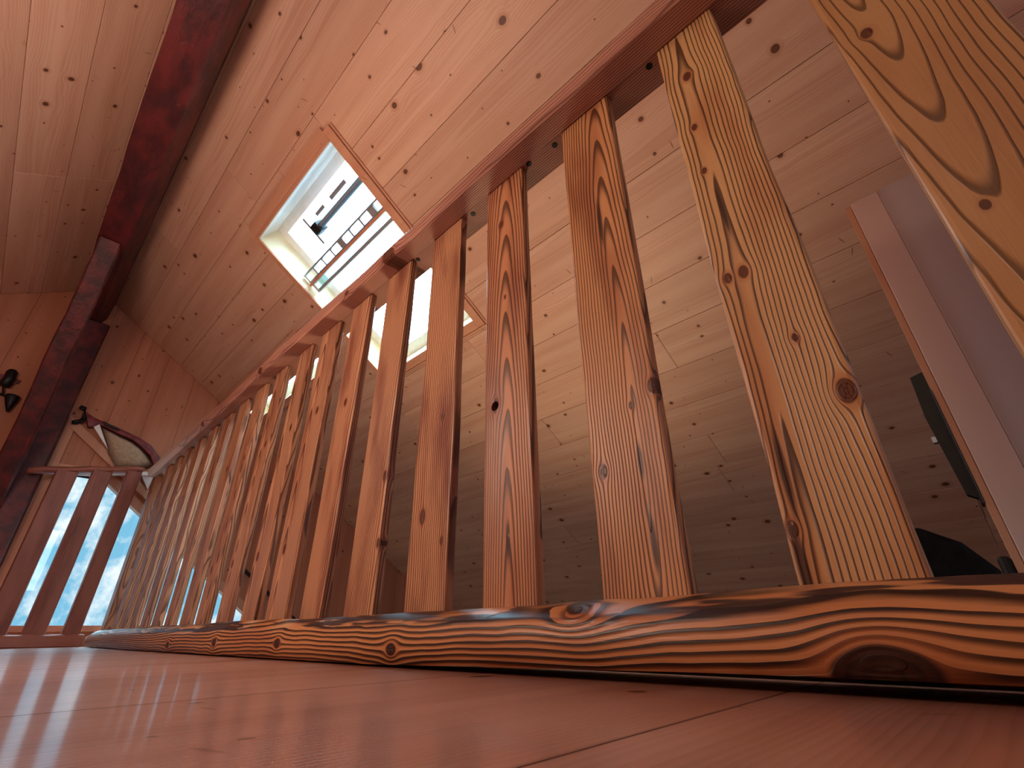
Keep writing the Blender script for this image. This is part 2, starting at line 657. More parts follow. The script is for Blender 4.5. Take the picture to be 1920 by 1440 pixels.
def roof_z(y):
    return RZ - math.tan(PHI) * abs(y - RY)


# ------------------------------------------------------------------ roof windows
PLACED = {}


def slope_box(name, mat, parent, frame, x0, x1, s0, s1, h0, h1, bev=0.0015):
    o = link(name, box_me(-(x1 - x0) / 2, (x1 - x0) / 2, -(s1 - s0) / 2, (s1 - s0) / 2, -(h1 - h0) / 2, (h1 - h0) / 2, bev), mat, parent)
    m = frame @ Matrix.Translation(((x0 + x1) / 2, (s0 + s1) / 2, (h0 + h1) / 2))
    o.matrix_local = PLACED[parent.name].inverted() @ m if parent.name in PLACED else m
    PLACED[o.name] = m
    return o


def roof_window(name, win, label, detailed):
    x0, x1, s0, s1 = win
    root = structure(empty(name, (0, 0, 0)), label)
    F = R_FRAME
    c = 0.040
    # casing on the boards with a stepped moulding
    slope_box('casing', M_TRIM, root, F, x0 - 0.028, x0 + 0.002, s0 - c, s1 + c, -0.010, 0.0)
    slope_box('casing', M_TRIM, root, F, x1 - 0.004, x1 + c, s0 - c, s1 + c, -0.016, 0.0)
    slope_box('casing', M_TRIM, root, F, x0 + 0.002, x1 - 0.004, s0 - c - 0.02, s0 + 0.004, -0.016, 0.0)
    slope_box('casing', M_TRIM, root, F, x0 + 0.002, x1 - 0.004, s1 - 0.004, s1 + c, -0.016, 0.0)
    slope_box('casing_bead', M_TRIM, root, F, x1 + c + 0.003, x1 + c + 0.012, s0 - c, s1 + c + 0.01, -0.010, 0.0)
    slope_box('casing_bead', M_TRIM, root, F, x0, x1 + c, s1 + c + 0.003, s1 + c + 0.014, -0.010, 0.0)
    slope_box('casing_bead', M_TRIM, root, F, x0, x1, s0 - 0.008, s0 + 0.006, -0.022, -0.016)
    # deep lining of the opening
    D = 0.17
    slope_box('lining', M_LINING, root, F, x0 - 0.018, x0 + 0.0015, s0, s1, -0.001, D)
    slope_box('lining', M_LINING, root, F, x1 - 0.0015, x1 + 0.018, s0, s1, -0.001, D)
    slope_box('lining', M_WHITE, root, F, x0, x1, s0 - 0.018, s0 + 0.0015, -0.001, D)  # upper lining coloured white to imitate the glare of the sky on it
    slope_box('lining', M_LINING, root, F, x0, x1, s1 - 0.0015, s1 + 0.020, -0.001, D)
    # outer frame and pane
    for (a, b, p, q) in ((x0, x0 + 0.05, s0, s1), (x1 - 0.05, x1, s0, s1), (x0 + 0.05, x1 - 0.05, s0, s0 + 0.05), (x0 + 0.05, x1 - 0.05, s1 - 0.06, s1)):
        slope_box('frame', M_WHITE, root, F, a, b, p, q, D - 0.045, D)
    slope_box('pane', M_GLASS, root, F, x0 + 0.05, x1 - 0.05, s0 + 0.05, s1 - 0.06, D - 0.022, D - 0.018, 0)
    if not detailed:
        slope_box('sash_rail', M_LINING, root, F, x0 + 0.01, x1 - 0.01, s0 + 0.07, s0 + 0.125, 0.02, 0.05)
        return root
    # operating bar with its end bracket
    bar = slope_box('control_bar', M_BLUE, root, F, x0 + 0.33, x1 - 0.01, 0.618, 0.648, 0.045, 0.075, 0.006)
    slope_box('bar_ridge', M_GREY, bar, F, x0 + 0.33, x1 - 0.01, 0.628, 0.634, 0.040, 0.045, 0.001)
    br = slope_box('bar_bracket', M_GREY, root, F, x0 + 0.285, x0 + 0.300, 0.555, 0.70, 0.04, 0.13, 0.002)
    slope_box('bracket_block', M_BLACK, br, F, x0 + 0.300, x0 + 0.350, 0.605, 0.655, 0.03, 0.085, 0.004)
    slope_box('vent_slot', M_GREY, root, F, x0 + 0.36, x0 + 0.44, 0.575, 0.592, 0.06, 0.072, 0.002)
    slope_box('vent_slot', M_GREY, root, F, x0 + 0.50, x0 + 0.64, 0.575, 0.595, 0.06, 0.072, 0.002)
    # the tilted sash seen edge on: slotted rail, seal, glass edge, grey bar
    a, b = x0 + 0.012, x1 - 0.012
    h0, h1 = 0.035, 0.060
    sash = slope_box('sash_rail', M_GREY, root, F, a, b, 0.732, 0.741, h0, h1)
    slope_box('sash_web', M_GREY, sash, F, a, b, 0.776, 0.784, h0, h1)
    for k in range(9):
        xx = a + 0.006 + k * (b - a - 0.012) / 8
        wdt = 0.012 if k not in (4, 7) else 0.045
        slope_box('sash_bridge', M_GREY, sash, F, xx - wdt / 2, xx + wdt / 2, 0.741, 0.776, h0 + 0.004, h1 - 0.004)
    slope_box('seal', M_SEAL, root, F, a, b, 0.786, 0.799, h0 - 0.01, h1)
    slope_box('glass_edge', M_FROST, root, F, a + 0.02, b - 0.01, 0.799, 0.832, h0, h1 - 0.004)
    gb = slope_box('sash_bar', M_GREY, root, F, a + 0.02, b, 0.832, 0.850, h0 - 0.006, h1, 0.003)
    slope_box('end_cap', M_GREY, gb, F, a + 0.012, a + 0.032, 0.797, 0.850, h0 - 0.008, h1 + 0.004, 0.004)
    slope_box('end_cap', M_GREY, gb, F, b - 0.022, b, 0.792, 0.862, h0 - 0.012, h1 + 0.004, 0.006)
    slope_box('middle_stop', M_FROST, gb, F, (a + b) / 2 - 0.015, (a + b) / 2 + 0.012, 0.799, 0.836, h0 - 0.005, h1, 0.002)
    # thin dark gaskets where the far glass meets its frame
    slope_box('gasket', M_GREY, root, F, x0 + 0.055, x1 - 0.055, s1 - 0.066, s1 - 0.062, D - 0.047, D - 0.043, 0)
    slope_box('gasket', M_GREY, root, F, x0 + 0.052, x0 + 0.056, 0.90, s1 - 0.062, D - 0.047, D - 0.043, 0)
    slope_box('gasket', M_GREY, root, F, x0 + 0.052, x1 - 0.06, 0.985, 0.989, D - 0.047, D - 0.043, 0)
    return root


roof_window('window_1', WIN1, 'roof window with the sash tilted open showing grey bars and white sky', True)
roof_window('window_2', WIN2, 'farther roof window seen only through gaps between the balusters', False)

# ------------------------------------------------------------------ gables, floors, low walls
GX = XA
F2 = -0.75
SILL = 0.105


def head_z(y):
    if y <= 0.281:
        return 0.925
    return 0.985 + (y - 0.20) * (0.165 - 0.985) / (1.31 - 0.20)


def gable_cell(a, b):
    """list of polygons (y,z) for the wall between y=a and y=b (no key y inside)"""
    low = lambda y: F2 if y > 0.56 else -0.02
    m = (a + b) / 2
    lo = low(m)
    if 0.055 <= m <= 1.31:
        return [[(a, lo), (b, lo), (b, SILL), (a, SILL)], [(a, head_z(a)), (b, head_z(b)), (b, roof_z(b) + 0.013), (a, roof_z(a) + 0.013)]]
    return [[(a, lo), (b, lo), (b, roof_z(b) + 0.013), (a, roof_z(a) + 0.013)]]


def split_at(a, b, keys):
    ks = [a] + sorted(k for k in keys if a < k < b) + [b]
    return list(zip(ks[:-1], ks[1:]))


KEYS = [RY, 0.055, 0.281, 0.56, 1.31]
bm_parts = []
gv, gf = [], []
for a, b in split_at(-2.3, 3.35, KEYS):
    for poly in gable_cell(a, b):
        if poly[2][1] - poly[1][1] < 0.01 and poly[3][1] - poly[0][1] < 0.01:
            continue
        k = len(gv)
        n = len(poly)
        gv += [(GX - 0.06, y, z) for y, z in poly] + [(GX - 0.016, y, z) for y, z in poly]
        gf += [tuple(range(k, k + n)), tuple(range(k + 2 * n - 1, k + n - 1, -1))]
        gf += [(k + i, k + i + n, k + (i + 1) % n + n, k + (i + 1) % n) for i in range(n)]
wall_l = structure(link('wall_left', fix_normals(mesh('wall_left', gv, gf)), M_BACK), 'far gable wall of upright pine boards around a window with a sloping head')
ys = [-2.3] + [0.005 + 0.19 * k for k in range(-12, 18)] + [3.35]
for a, b in zip(ys[:-1], ys[1:]):
    for c, d in split_at(a, b, KEYS):
        for poly in gable_cell(c, d):
            hgt = max(poly[2][1] - poly[1][1], poly[3][1] - poly[0][1])
            if hgt < 0.02:
                continue
            g = 0.0008
            g0 = g if abs(c - a) < 1e-6 else 0
            g1 = g if abs(d - b) < 1e-6 else 0
            yc, zc = (c + d) / 2, (poly[0][1] + poly[2][1]) / 2
            # local axes: x along (world z), y across (world -y), z thickness (world -x)
            loc = [(z - zc, -(y - yc) + (g0 if y < yc else -g1) * -1, 0.0) for y, z in poly]
            n = len(loc)
            vs = [(x, y, 0.0) for x, y, _ in loc] + [(x, y, 0.015) for x, y, _ in loc]
            fs = [tuple(range(n)), tuple(range(2 * n - 1, n - 1, -1))] + [(i, i + n, (i + 1) % n + n, (i + 1) % n) for i in range(n)]
            o = link('board', fix_normals(mesh('board', vs, fs)), M_WALL, wall_l)
            o.matrix_local = Matrix(((0, 0, -1, GX + RNG.uniform(-0.0008, 0.0008)), (0, -1, 0, yc), (1, 0, 0, zc), (0, 0, 0, 1))) @ Matrix.Scale(1, 4)

# window in the gable
w3 = structure(empty('window_3'), 'sky-filled gable window with a sloping head behind the end railing')
FRX0, FRX1 = GX - 0.05, GX + 0.012


def yz_prism(name, mat, parent, poly, x0, x1):
    return link(name, prism_me(poly, x0, x1, 'yz'), mat, parent)


def strip(p, q, w):
    p, q = Vector(p), Vector(q)
    d = (q - p).normalized()
    nrm = Vector((-d.y, d.x)) * w
    return [tuple(p), tuple(q), tuple(q + nrm), tuple(p + nrm)]


yz_prism('casing', M_TRIM, w3, [(0.012, -0.0 + 0.064), (0.055, 0.064), (0.055, 1.24), (0.012, 1.27)], GX + 0.0015, GX + 0.022)
yz_prism('casing', M_TRIM, w3, strip((0.03, 1.197), (0.60, 0.782), 0.048), GX + 0.002, GX + 0.026)
yz_prism('frame', M_TRIM, w3, [(0.055, 0.925), (0.281, 0.925), (1.31, 0.165), (1.31, 0.225), (0.30, 0.975), (0.055, 0.975)], FRX0, GX + 0.006)
yz_prism('sill', M_TRIM, w3, [(0.055, 0.075), (1.34, 0.075), (1.34, 0.105), (0.055, 0.105)], FRX0, GX + 0.03)
yz_prism('pane', M_GLASS, w3, [(0.055, 0.105), (1.31, 0.105), (1.31, 0.165), (0.281, 0.925), (0.055, 0.925)], GX - 0.034, GX - 0.030)
yz_prism('sloping_trim', M_BLACK, w3, strip((1.19, 0.468), (1.66, 0.120), 0.016), GX + 0.004, GX + 0.03)

# right gable (behind the camera), left solid behind the daylight area lamp
wall_r = structure(link('wall_right', prism_me([(-2.3, F2), (3.35, F2), (3.35, roof_z(3.35)), (RY, RZ), (-2.3, roof_z(-2.3))], XB, XB + 0.05, 'yz'), M_PLASTER))
wall_b = structure(link('wall_back', box_me(XA, XB, -2.36, -2.3, 0.0, roof_z(-2.3) + 0.05), M_PLASTER))
wall_f = structure(link('wall_front', box_me(XA, XB, 3.35, 3.41, F2, roof_z(3.35) + 0.05), M_PLASTER))

EDGE = 0.575
floor = structure(link('floor', box_me(XA, XB, -2.3, EDGE, -0.22, -0.022), M_BACK), 'varnished reddish floorboards of the loft')
fb = [XA] + [x for x in [-0.155 + 0.345 * k for k in range(-11, 11)] if XA + 0.05 < x < XB - 0.05] + [XB]
for a, b in zip(fb[:-1], fb[1:]):
    cut = RNG.choice([-0.9, -1.3, -0.6, -1.6])
    for c, d in ((-2.3, cut), (cut, EDGE)):
        o = link('floorboard', board_me(d - c - 0.001, b - a - 0.0014, 0.0215, 0.00005), M_FLOOR, floor)
        o.matrix_local = Matrix(((0, 1, 0, (a + b) / 2), (1, 0, 0, (c + d) / 2), (0, 0, -1, RNG.uniform(-0.0003, 0.0)), (0, 0, 0, 1)))
floor2 = structure(link('floor', box_me(XA, XB, EDGE - 0.3, 3.35, F2 - 0.1, F2), M_PLASTER), 'lower floor beyond the railing')

# ------------------------------------------------------------------ ridge beam, post and brace
def rough_bar(name, prof_fn, xs, mat, parent=None):
    return link(name, sweep_me([[(x, y, z) for y, z in prof_fn(x)] for x in xs], name), mat, parent)


wb = wob(21)
Zc = CAM_H


def ridge_prof(x):
    a, b = 0.004 * wb(x, 0), 0.004 * wb(x, 2)
    return [(-0.194 + a, 1.852 + Zc + b), (-0.130, 1.849 + Zc + b), (-0.070 + b, 1.852 + Zc + a), (-0.050 + a, 1.885 + Zc), (-0.026 + b * 0.5, 1.945 + Zc + a),
            (-0.020, 2.064 + Zc), (-0.12, 2.120 + Zc), (-0.206, 2.068 + Zc), (-0.202 + a, 1.93 + Zc)]


beam = rough_bar('ridge_beam', ridge_prof, [XA + 0.001 + (XB - XA - 0.002) * k / 40 for k in range(41)], M_RED)
tag(beam, 'long worn dark red ridge beam running under the peak of the pine ceiling', 'beam')
beam['kind'] = 'thing'
post = tag(link('ridge_post', prism_me([(-0.20, 0.0), (0.004, 0.0), (0.004, 1.844 + Zc), (-0.194, 1.844 + Zc)], XA + 0.002, XA + 0.13, 'yz'), M_RED),
           'dark red upright post standing against the gable wall below the ridge beam', 'post')
bv = post.modifiers.new('ease', 'BEVEL')
bv.width = 0.008
# knee brace: 53 degrees, from the underside of the beam down to the post
dxz = Vector((-1.0, 0, -1.325)).normalized()
up = Vector((-1.325, 0, 1.0)).normalized()
p0 = Vector((-2.775, 0, 1.843 + Zc))
wk = wob(5)
secs = []
NB = 16
LEN = 1.56
for k in range(NB + 1):
    c = p0 + dxz * (1.40 * k / NB)
    e = 0.005 * wk(k * 0.2, 1)
    th = 0.11
    ring = []
    for (yy, hh) in ((-0.184 + e, 0.006), (-0.176 + e, 0.0), (-0.098 + e, 0.0), (-0.090 + e, 0.008), (-0.088 - e, th), (-0.186 + e, th)):
        q = c + up * hh
        if k == 0:                                # the head is cut level so that it sits under the beam
            q = c + dxz * (hh * (up.z / -dxz.z)) + up * hh
        if k == NB:                               # the foot is cut upright against the post
            q = Vector((XA + 0.132, 0, c.z + (XA + 0.132 - c.x) * (dxz.z / dxz.x))) + Vector((0, 0, hh / abs(dxz.x)))
        ring.append((q.x, yy, q.z))
    secs.append(ring)
tag(link('knee_brace', sweep_me(secs, 'knee_brace'), M_RED), 'sloping dark red timber brace from the ridge beam down to the post', 'brace')

# ------------------------------------------------------------------ the railing
RAIL_Z = 0.9125
BT = 0.074
railing = empty('railing', (-1.4, 0.5, 0))
tag(railing, 'long torched-wood railing with flat balusters running from the near right to the far corner', 'railing')
RO = Vector((-1.4, 0.5, 0))

PALE_LIT = (0.82, 0.75, 0.68)  # pale tone standing in for window light on the handrail's far end
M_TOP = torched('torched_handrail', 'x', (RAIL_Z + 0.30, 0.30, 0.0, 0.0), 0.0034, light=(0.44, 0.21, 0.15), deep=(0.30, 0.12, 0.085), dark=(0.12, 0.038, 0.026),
                warp=0.006, burn=0.6, contrast=0.75, bump=0.0004, pale=(PALE_LIT, -0.75, -2.05), seed=4.0,
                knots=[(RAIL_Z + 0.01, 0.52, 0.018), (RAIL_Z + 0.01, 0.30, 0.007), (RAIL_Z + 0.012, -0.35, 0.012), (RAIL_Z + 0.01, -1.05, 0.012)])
M_BASE = torched('torched_base_rail', 'x', (-0.085, 0.020, 0.004, 0.0), 0.0060,
                 [(0.024, 0.709, 0.0095), (0.072, 1.045, 0.014), (0.014, 1.317, 0.021), (0.03, 0.288, 0.009), (0.03, -0.1, 0.010), (0.02, -0.55, 0.010)],
                 light=(0.53, 0.225, 0.088), deep=(0.36, 0.105, 0.034), dark=(0.018, 0.005, 0.003), warp=0.0105, burn=0.7, seed=9.0, contrast=1.0, bump=0.0010,
                 char=(0.0545, 0.0600, 0.50), wide=0.54, soft=0.24,
                 knot_col=((0.040, 0.012, 0.007), (0.012, 0.004, 0.003)))

wt = wob(31)
wt2 = wob(32)
XR = 0.95


def hand_prof(x):
    e = 0.0030 * wt(x, 0)
    g = 0.0030 * wt2(x, 1)
    k = 1.0
    z = RAIL_Z
    if x < -3.50:                                 # rounded far end
        k = math.sqrt(max(0.05, 1 - ((-3.50 - x) / 0.085) ** 2))
    f = lambda yy, zz: (0.504 + (yy - 0.504) * k, z + 0.022 + (zz - z - 0.022) * k)
    r = max(0.0, min(1.0, (-1.7 - x) / 1.2))      # the far half is rounder, like a peeled pole
    return [f(0.4985, z - 0.004 * r), f(0.4985, z + 0.004), f(0.556, z + 0.004), f(0.561 + e, z + 0.016), f(0.556, z + 0.044), f(0.505, z + 0.050),
            f(0.456 + e, z + 0.046 + g), f(0.447 + e + g * 0.6, z + 0.026 + g), f(0.4515 + e, z + 0.004 + g * 0.3 + 0.004 * r), f(0.458 + e + 0.012 * r, z - 0.010 * r)]


xs = [-3.583, -3.575, -3.56, -3.535, -3.50] + [-3.45 + 0.05 * k for k in range(0, 89)]
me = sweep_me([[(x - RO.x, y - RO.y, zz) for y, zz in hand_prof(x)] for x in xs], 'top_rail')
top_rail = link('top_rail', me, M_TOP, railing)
for sx, sy in ((-0.151, 0.512), (-0.365, 0.512), (-0.431, 0.507), (-0.615, 0.513), (-0.832, 0.512)):     # open ends of the pegged joints
    link('peg_hole', tube_me([(sx - RO.x, sy - RO.y, RAIL_Z + 0.0022), (sx - RO.x, sy - RO.y, RAIL_Z + 0.0060)], [0.0058, 0.0058], 10), M_BLACK, top_rail)

wq, wq2 = wob(41), wob(42)


def base_prof(x):
    e = 0.0025 * wq(x, 0)
    g = 0.0025 * wq2(x, 2)
    lift = 0.0
    if x > -0.75:
        lift = min(0.009, 0.009 * (x + 0.75) / 0.55) * (1 - max(0, min(1, (x - 0.0) / 0.3)) * 0.2)
    hi = 0.0
    if x < -1.2:
        hi = 0.004
    hi += 0.003 * math.exp(-((x + 0.355) / 0.035) ** 2) + 0.003 * math.exp(-((x + 0.13) / 0.16) ** 2)
    k = 1.0
    if x < -3.55:
        k = 0.86
    zt = (BT + hi + g * 0.5) * k
    return [(0.4720 + e, 0.002 + lift), (0.4505 + e + g * 0.3, 0.003 + lift), (0.4485 + e, 0.030), (0.4515 + e, 0.054 * k + g), (0.458 + e, 0.0605 * k + g),
            (0.474, zt - 0.005), (0.493, zt), (0.545, zt), (0.560 + e, zt - 0.010), (0.563, 0.02), (0.556, 0.001)]


xs = [-3.62, -3.60, -3.55] + [-3.50 + 0.04 * k for k in range(0, 113)]
me = sweep_me([[(x - RO.x, y - RO.y, zz) for y, zz in base_prof(x)] for x in xs], 'base_rail')
br_ = link('base_rail', me, M_BASE, railing)
for f_ in me.polygons:
    f_.use_smooth = f_.normal.z > -0.25


def baluster_me(width, thick, zlo, zhi, seed, lean=0.0, amp=0.0015, taper=0.0, n=26):
    """flat board, local x across, y depth (front at 0), z up"""
    f = wob(seed)
    secs = []
    for k in range(n + 1):
        z = zlo + (zhi - zlo) * k / n
        q = (z - zlo) / (zhi - zlo)
        hw = width / 2 + taper * (q - 0.5)
        l = -hw + amp * f(z, 0) + lean * (q - 0.5)
        r = hw + amp * f(z, 3) + lean * (q - 0.5)
        c = 0.0045 + 0.0012 * f(z, 1)
        d = 0.0035 + 0.001 * f(z, 2)
        secs.append([(l + c, 0, z), (r - c, 0, z), (r - c * 0.3, d * 0.3, z), (r, d, z), (r + 0.0008 * f(z, 4), thick - 0.004, z), (r - 0.004, thick, z),
                     (l + 0.004, thick, z), (l, thick - 0.004, z), (l, d, z), (l + c * 0.3, d * 0.3, z)])
    return sweep_me(secs, 'baluster')


M_GEN = torched('torched_baluster', 'z', (0, 0, 0, 0), 0.0046, [(0.015, 0.62, 0.0075), (-0.02, 0.24, 0.0085)], vary=True, warp=0.010, burn=0.8,
                light=(0.50, 0.245, 0.135), deep=(0.26, 0.085, 0.045), contrast=0.78, soft=0.18)
# left edge, width, thickness, lean, amplitude, material recipe (pith u, pith depth, tilt u, tilt depth), spacing, knots, seed
NEAR = [
    # A: nearest, broad flame figure
    (0.067, 0.110, 0.020, 0.000, 0.0012, (-0.016, 0.062, -0.01, -0.070), 0.0072,
     [(-0.030, 0.650, 0.006), (-0.018, 0.27, 0.011), (-0.028, 0.37, 0.004)], 1.0,
     dict(light=(0.46, 0.25, 0.11), deep=(0.36, 0.16, 0.065), warp=0.008, contrast=0.75, burn=0.7, wide=0.80, soft=0.10), 'nearest baluster with broad flame figure'),
    # B
    (-0.134, 0.094, 0.020, 0.004, 0.0018, (-0.026, 0.006, 0.016, 0.014), 0.0048,
     [(-0.016, 0.416, 0.0058), (-0.034, 0.417, 0.0050), (0.037, 0.240, 0.0090), (0.012, 0.311, 0.0036), (-0.010, 0.803, 0.0066), (-0.021, 0.690, 0.0046), (-0.025, 0.60, 0.0036),
      (-0.040, 0.125, 0.0052)], 2.0,
     dict(light=(0.57, 0.33, 0.15), deep=(0.36, 0.12, 0.040), warp=0.0095, contrast=0.9, burn=0.75, wide=0.70, soft=0.16, cracks=((-0.034, 0.18, 0.055, 0.005), (-0.018, 0.52, 0.05, 0.0035), (-0.040, 0.09, 0.05, 0.006))), 'yellow-brown baluster with close grain and a round knot'),
    # C
    (-0.342, 0.108, 0.020, 0.003, 0.0012, (0.016, -0.012, 0.01, 0.050), 0.0048,
     [(-0.036, 0.224, 0.0066), (0.050, 0.316, 0.0075), (0.016, 0.30, 0.0034), (-0.006, 0.065, 0.0035)], 3.0,
     dict(light=(0.56, 0.265, 0.115), deep=(0.30, 0.09, 0.036), warp=0.007, contrast=0.85, burn=0.85, wide=0.68, soft=0.18, cracks=((0.011, 0.63, 0.06, 0.0055), (0.017, 0.225, 0.028, 0.005), (0.020, 0.13, 0.04, 0.005))), 'baluster with pointed flame figure and a small red knot'),
    # D with the knot hole
    (-0.551, 0.105, 0.020, -0.002, 0.0008, (0.004, 0.010, 0.0, 0.045), 0.0044,
     [(-0.025, 0.383, 0.0098), (-0.010, 0.793, 0.0060), (0.000, 0.600, 0.003)], 4.0,
     dict(light=(0.52, 0.225, 0.105), deep=(0.27, 0.07, 0.030), warp=0.0055, contrast=0.85, burn=0.85, cracks=((0.004, 0.165, 0.030, 0.0045),)), 'baluster with an open knot hole'),
    # E
    (-0.747, 0.110, 0.020, -0.004, 0.0026, (-0.060, 0.006, -0.015, 0.02), 0.0056,
     [(-0.018, 0.228, 0.0080), (0.024, 0.410, 0.0055), (0.040, 0.18, 0.004)], 5.0,
     dict(light=(0.54, 0.26, 0.130), deep=(0.24, 0.065, 0.036), warp=0.009, contrast=0.8, burn=0.95), None),
    # F
    (-0.951, 0.106, 0.020, 0.000, 0.0022, (0.055, 0.012, 0.01, 0.02), 0.0056, [(0.044, 0.335, 0.0075), (0.048, 0.20, 0.006)], 6.0,
     dict(light=(0.53, 0.255, 0.130), deep=(0.23, 0.06, 0.035), warp=0.008, contrast=0.8, burn=0.9), None),
    # G
    (-1.146, 0.101, 0.020, 0.004, 0.0026, (0.05, 0.02, 0.0, 0.02), 0.0056, [(0.000, 0.586, 0.0075)], 7.0,
     dict(light=(0.53, 0.255, 0.135), deep=(0.24, 0.065, 0.038), warp=0.008, contrast=0.8, burn=0.9), None),
]
YF = 0.5005
nb = 0
for (xl, wd, th, lean, amp, pith, sp, kn, seed, kw, lab) in NEAR:
    mt = torched('torched_baluster_%d' % int(seed), 'z', pith, sp, kn, seed=seed * 3.1, **kw)
    b = link('baluster', baluster_me(wd, th, BT - 0.006, RAIL_Z + 0.0035, int(seed) * 7, lean, amp), mt, railing)
    b.location = (xl + wd / 2 - RO.x, YF - RO.y, 0)
    if lab:
        b['label'] = lab
    if 'hole' in (lab or ''):
        # cut the knot hole right through
        hole = link('cutter', tube_me([(-0.0265, -0.02, 0.382), (-0.0245, 0.05, 0.386)], [0.0088, 0.0080], 20), None)
        hole.scale = (1, 1, 1)
        hole.parent = railing
        hole.location = b.location
        md = b.modifiers.new('hole', 'BOOLEAN')
        md.operation = 'DIFFERENCE'
        md.object = hole
        md.solver = 'EXACT'
        bpy.context.view_layer.update()
        dg = bpy.context.evaluated_depsgraph_get()
        nm = bpy.data.meshes.new_from_object(b.evaluated_get(dg))
        b.modifiers.clear()
        b.data = nm
        bpy.data.objects.remove(hole, do_unlink=True)
FAR = [(-1.345, 0.118), (-1.514, 0.098), (-1.714, 0.094), (-1.915, 0.100), (-2.098, 0.098), (-2.300, 0.100), (-2.500, 0.098), (-2.700, 0.100), (-2.900, 0.096),
       (-3.095, 0.100), (-3.290, 0.098)]
for i, (xl, wd) in enumerate(FAR):
    b = link('baluster', baluster_me(wd, 0.020, BT - 0.004, RAIL_Z + 0.0035, 200 + i * 3, RNG.uniform(-0.004, 0.004), 0.0030), M_GEN, railing)
    b.location = (xl + wd / 2 - RO.x, YF - RO.y, 0)
M_BARK = torched('bark_edged_baluster', 'z', (0.01, 0.02, 0.0, 0.03), 0.005, [(-0.03, 0.85, 0.012), (-0.03, 0.7, 0.011), (-0.04, 0.5, 0.012), (0.0, 0.4, 0.006), (-0.03, 0.3, 0.012)],
                 light=(0.40, 0.17, 0.085), deep=(0.22, 0.06, 0.03), seed=40.0, warp=0.012, contrast=0.7, burn=0.9)
b = link('baluster', baluster_me(0.10, 0.06, BT - 0.004, RAIL_Z + 0.002, 333, 0.0, 0.006), M_BARK, railing)
b.location = (-3.53 - RO.x, YF - RO.y - 0.006, 0)
b['label'] = 'rough bark-edged corner baluster'

# ------------------------------------------------------------------ end railing across the gable
er = empty('railing', (-3.62, 0.2, 0))
tag(er, 'short dark end railing with three balusters in front of the gable window', 'railing')
EO = Vector((-3.62, 0.2, 0))
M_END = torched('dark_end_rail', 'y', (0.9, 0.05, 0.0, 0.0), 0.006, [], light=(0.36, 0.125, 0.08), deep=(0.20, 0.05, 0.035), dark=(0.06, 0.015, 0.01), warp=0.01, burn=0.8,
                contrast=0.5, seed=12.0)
wl = wob(51)
secs = []
for k in range(13):
    q = k / 12
    y = -0.058 + q * (0.442 + 0.058)
    zc = 0.862 + q * 0.108
    hh = 0.018 if k not in (0, 12) else 0.012
    e = 0.003 * wl(y * 4, 0)
    secs.append([(-0.03 + a * 0.03 - 0.0 + e, y - EO.y, zc + c * hh + e) for a, c in ((-0.6, -1), (0.6, -1), (1, -0.5), (1.1, 0.2), (0.7, 1), (-0.7, 1), (-1.0, 0.2), (-1, -0.5))])
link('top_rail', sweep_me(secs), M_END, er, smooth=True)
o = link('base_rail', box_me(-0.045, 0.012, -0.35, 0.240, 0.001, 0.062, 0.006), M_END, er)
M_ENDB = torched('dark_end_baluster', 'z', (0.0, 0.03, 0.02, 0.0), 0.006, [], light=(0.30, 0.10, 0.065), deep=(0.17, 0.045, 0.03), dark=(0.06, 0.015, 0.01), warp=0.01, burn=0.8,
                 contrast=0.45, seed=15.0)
for i, (y0, y1, t0, t1) in enumerate(((0.040, 0.138, 0.053, 0.152), (0.188, 0.283, 0.206, 0.302), (0.342, 0.422, 0.362, 0.441))):
    zt = 0.862 + ((t0 + t1) / 2 + 0.058) / 0.528 * 0.108 - 0.010
    vs = []
    f = wob(70 + i)
    sec = []
    for k in range(11):
        q = k / 10
        a = y0 + (t0 - y0) * q + 0.0012 * f(q * 0.8, 0) - EO.y
        b2 = y1 + (t1 - y1) * q + 0.0012 * f(q * 0.8, 3) - EO.y
        z = 0.060 + (zt - 0.060) * q
        sec.append([(0.0, a + 0.004, z), (0.003, a + 0.008, z), (0.003, b2 - 0.008, z), (0.0, b2 - 0.004, z), (-0.024, b2, z), (-0.024, a, z)])
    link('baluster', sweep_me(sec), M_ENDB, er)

# ------------------------------------------------------------------ things on the gable wall
cr = empty('curtain_rail', (GX + 0.05, 0.35, 0.95))
tag(cr, 'thin white curtain rail across the top of the gable window', 'curtain rail')
yz = lambda pts: [(y - 0.35, z - 0.95) for y, z in pts]
link('rail', prism_me(yz([(0.060, 0.892), (0.62, 1.004), (0.62, 1.028), (0.060, 0.916)]), -0.012, 0.006, 'yz'), M_WHITE, cr)
link('bracket', prism_me(yz([(0.466, 0.972), (0.526, 0.984), (0.520, 0.892)]), -0.045, -0.014, 'yz'), M_WHITE, cr)
link('bracket', prism_me(yz([(0.075, 0.894), (0.105, 0.900), (0.100, 0.850)]), -0.045, -0.014, 'yz'), M_WHITE, cr)

bg = empty('hanging_bag', (GX + 0.03, 0.30, 1.20))
tag(bg, 'beige cloth bag in a curved dark red frame above the end railing', 'bag')
yz = lambda pts: [(y - 0.30, z - 1.20) for y, z in pts]


def bag_panel(name, mat, pts, x0, x1):
    return link(name, prism_me(yz(pts), x0, x1, 'yz'), mat, bg)


cloth_pts = [(0.165, 1.239), (0.216, 1.228), (0.279, 1.206), (0.349, 1.188), (0.409, 1.154), (0.466, 1.110), (0.511, 1.056), (0.48, 1.03), (0.40, 1.012), (0.312, 1.006), (0.256, 1.076)]
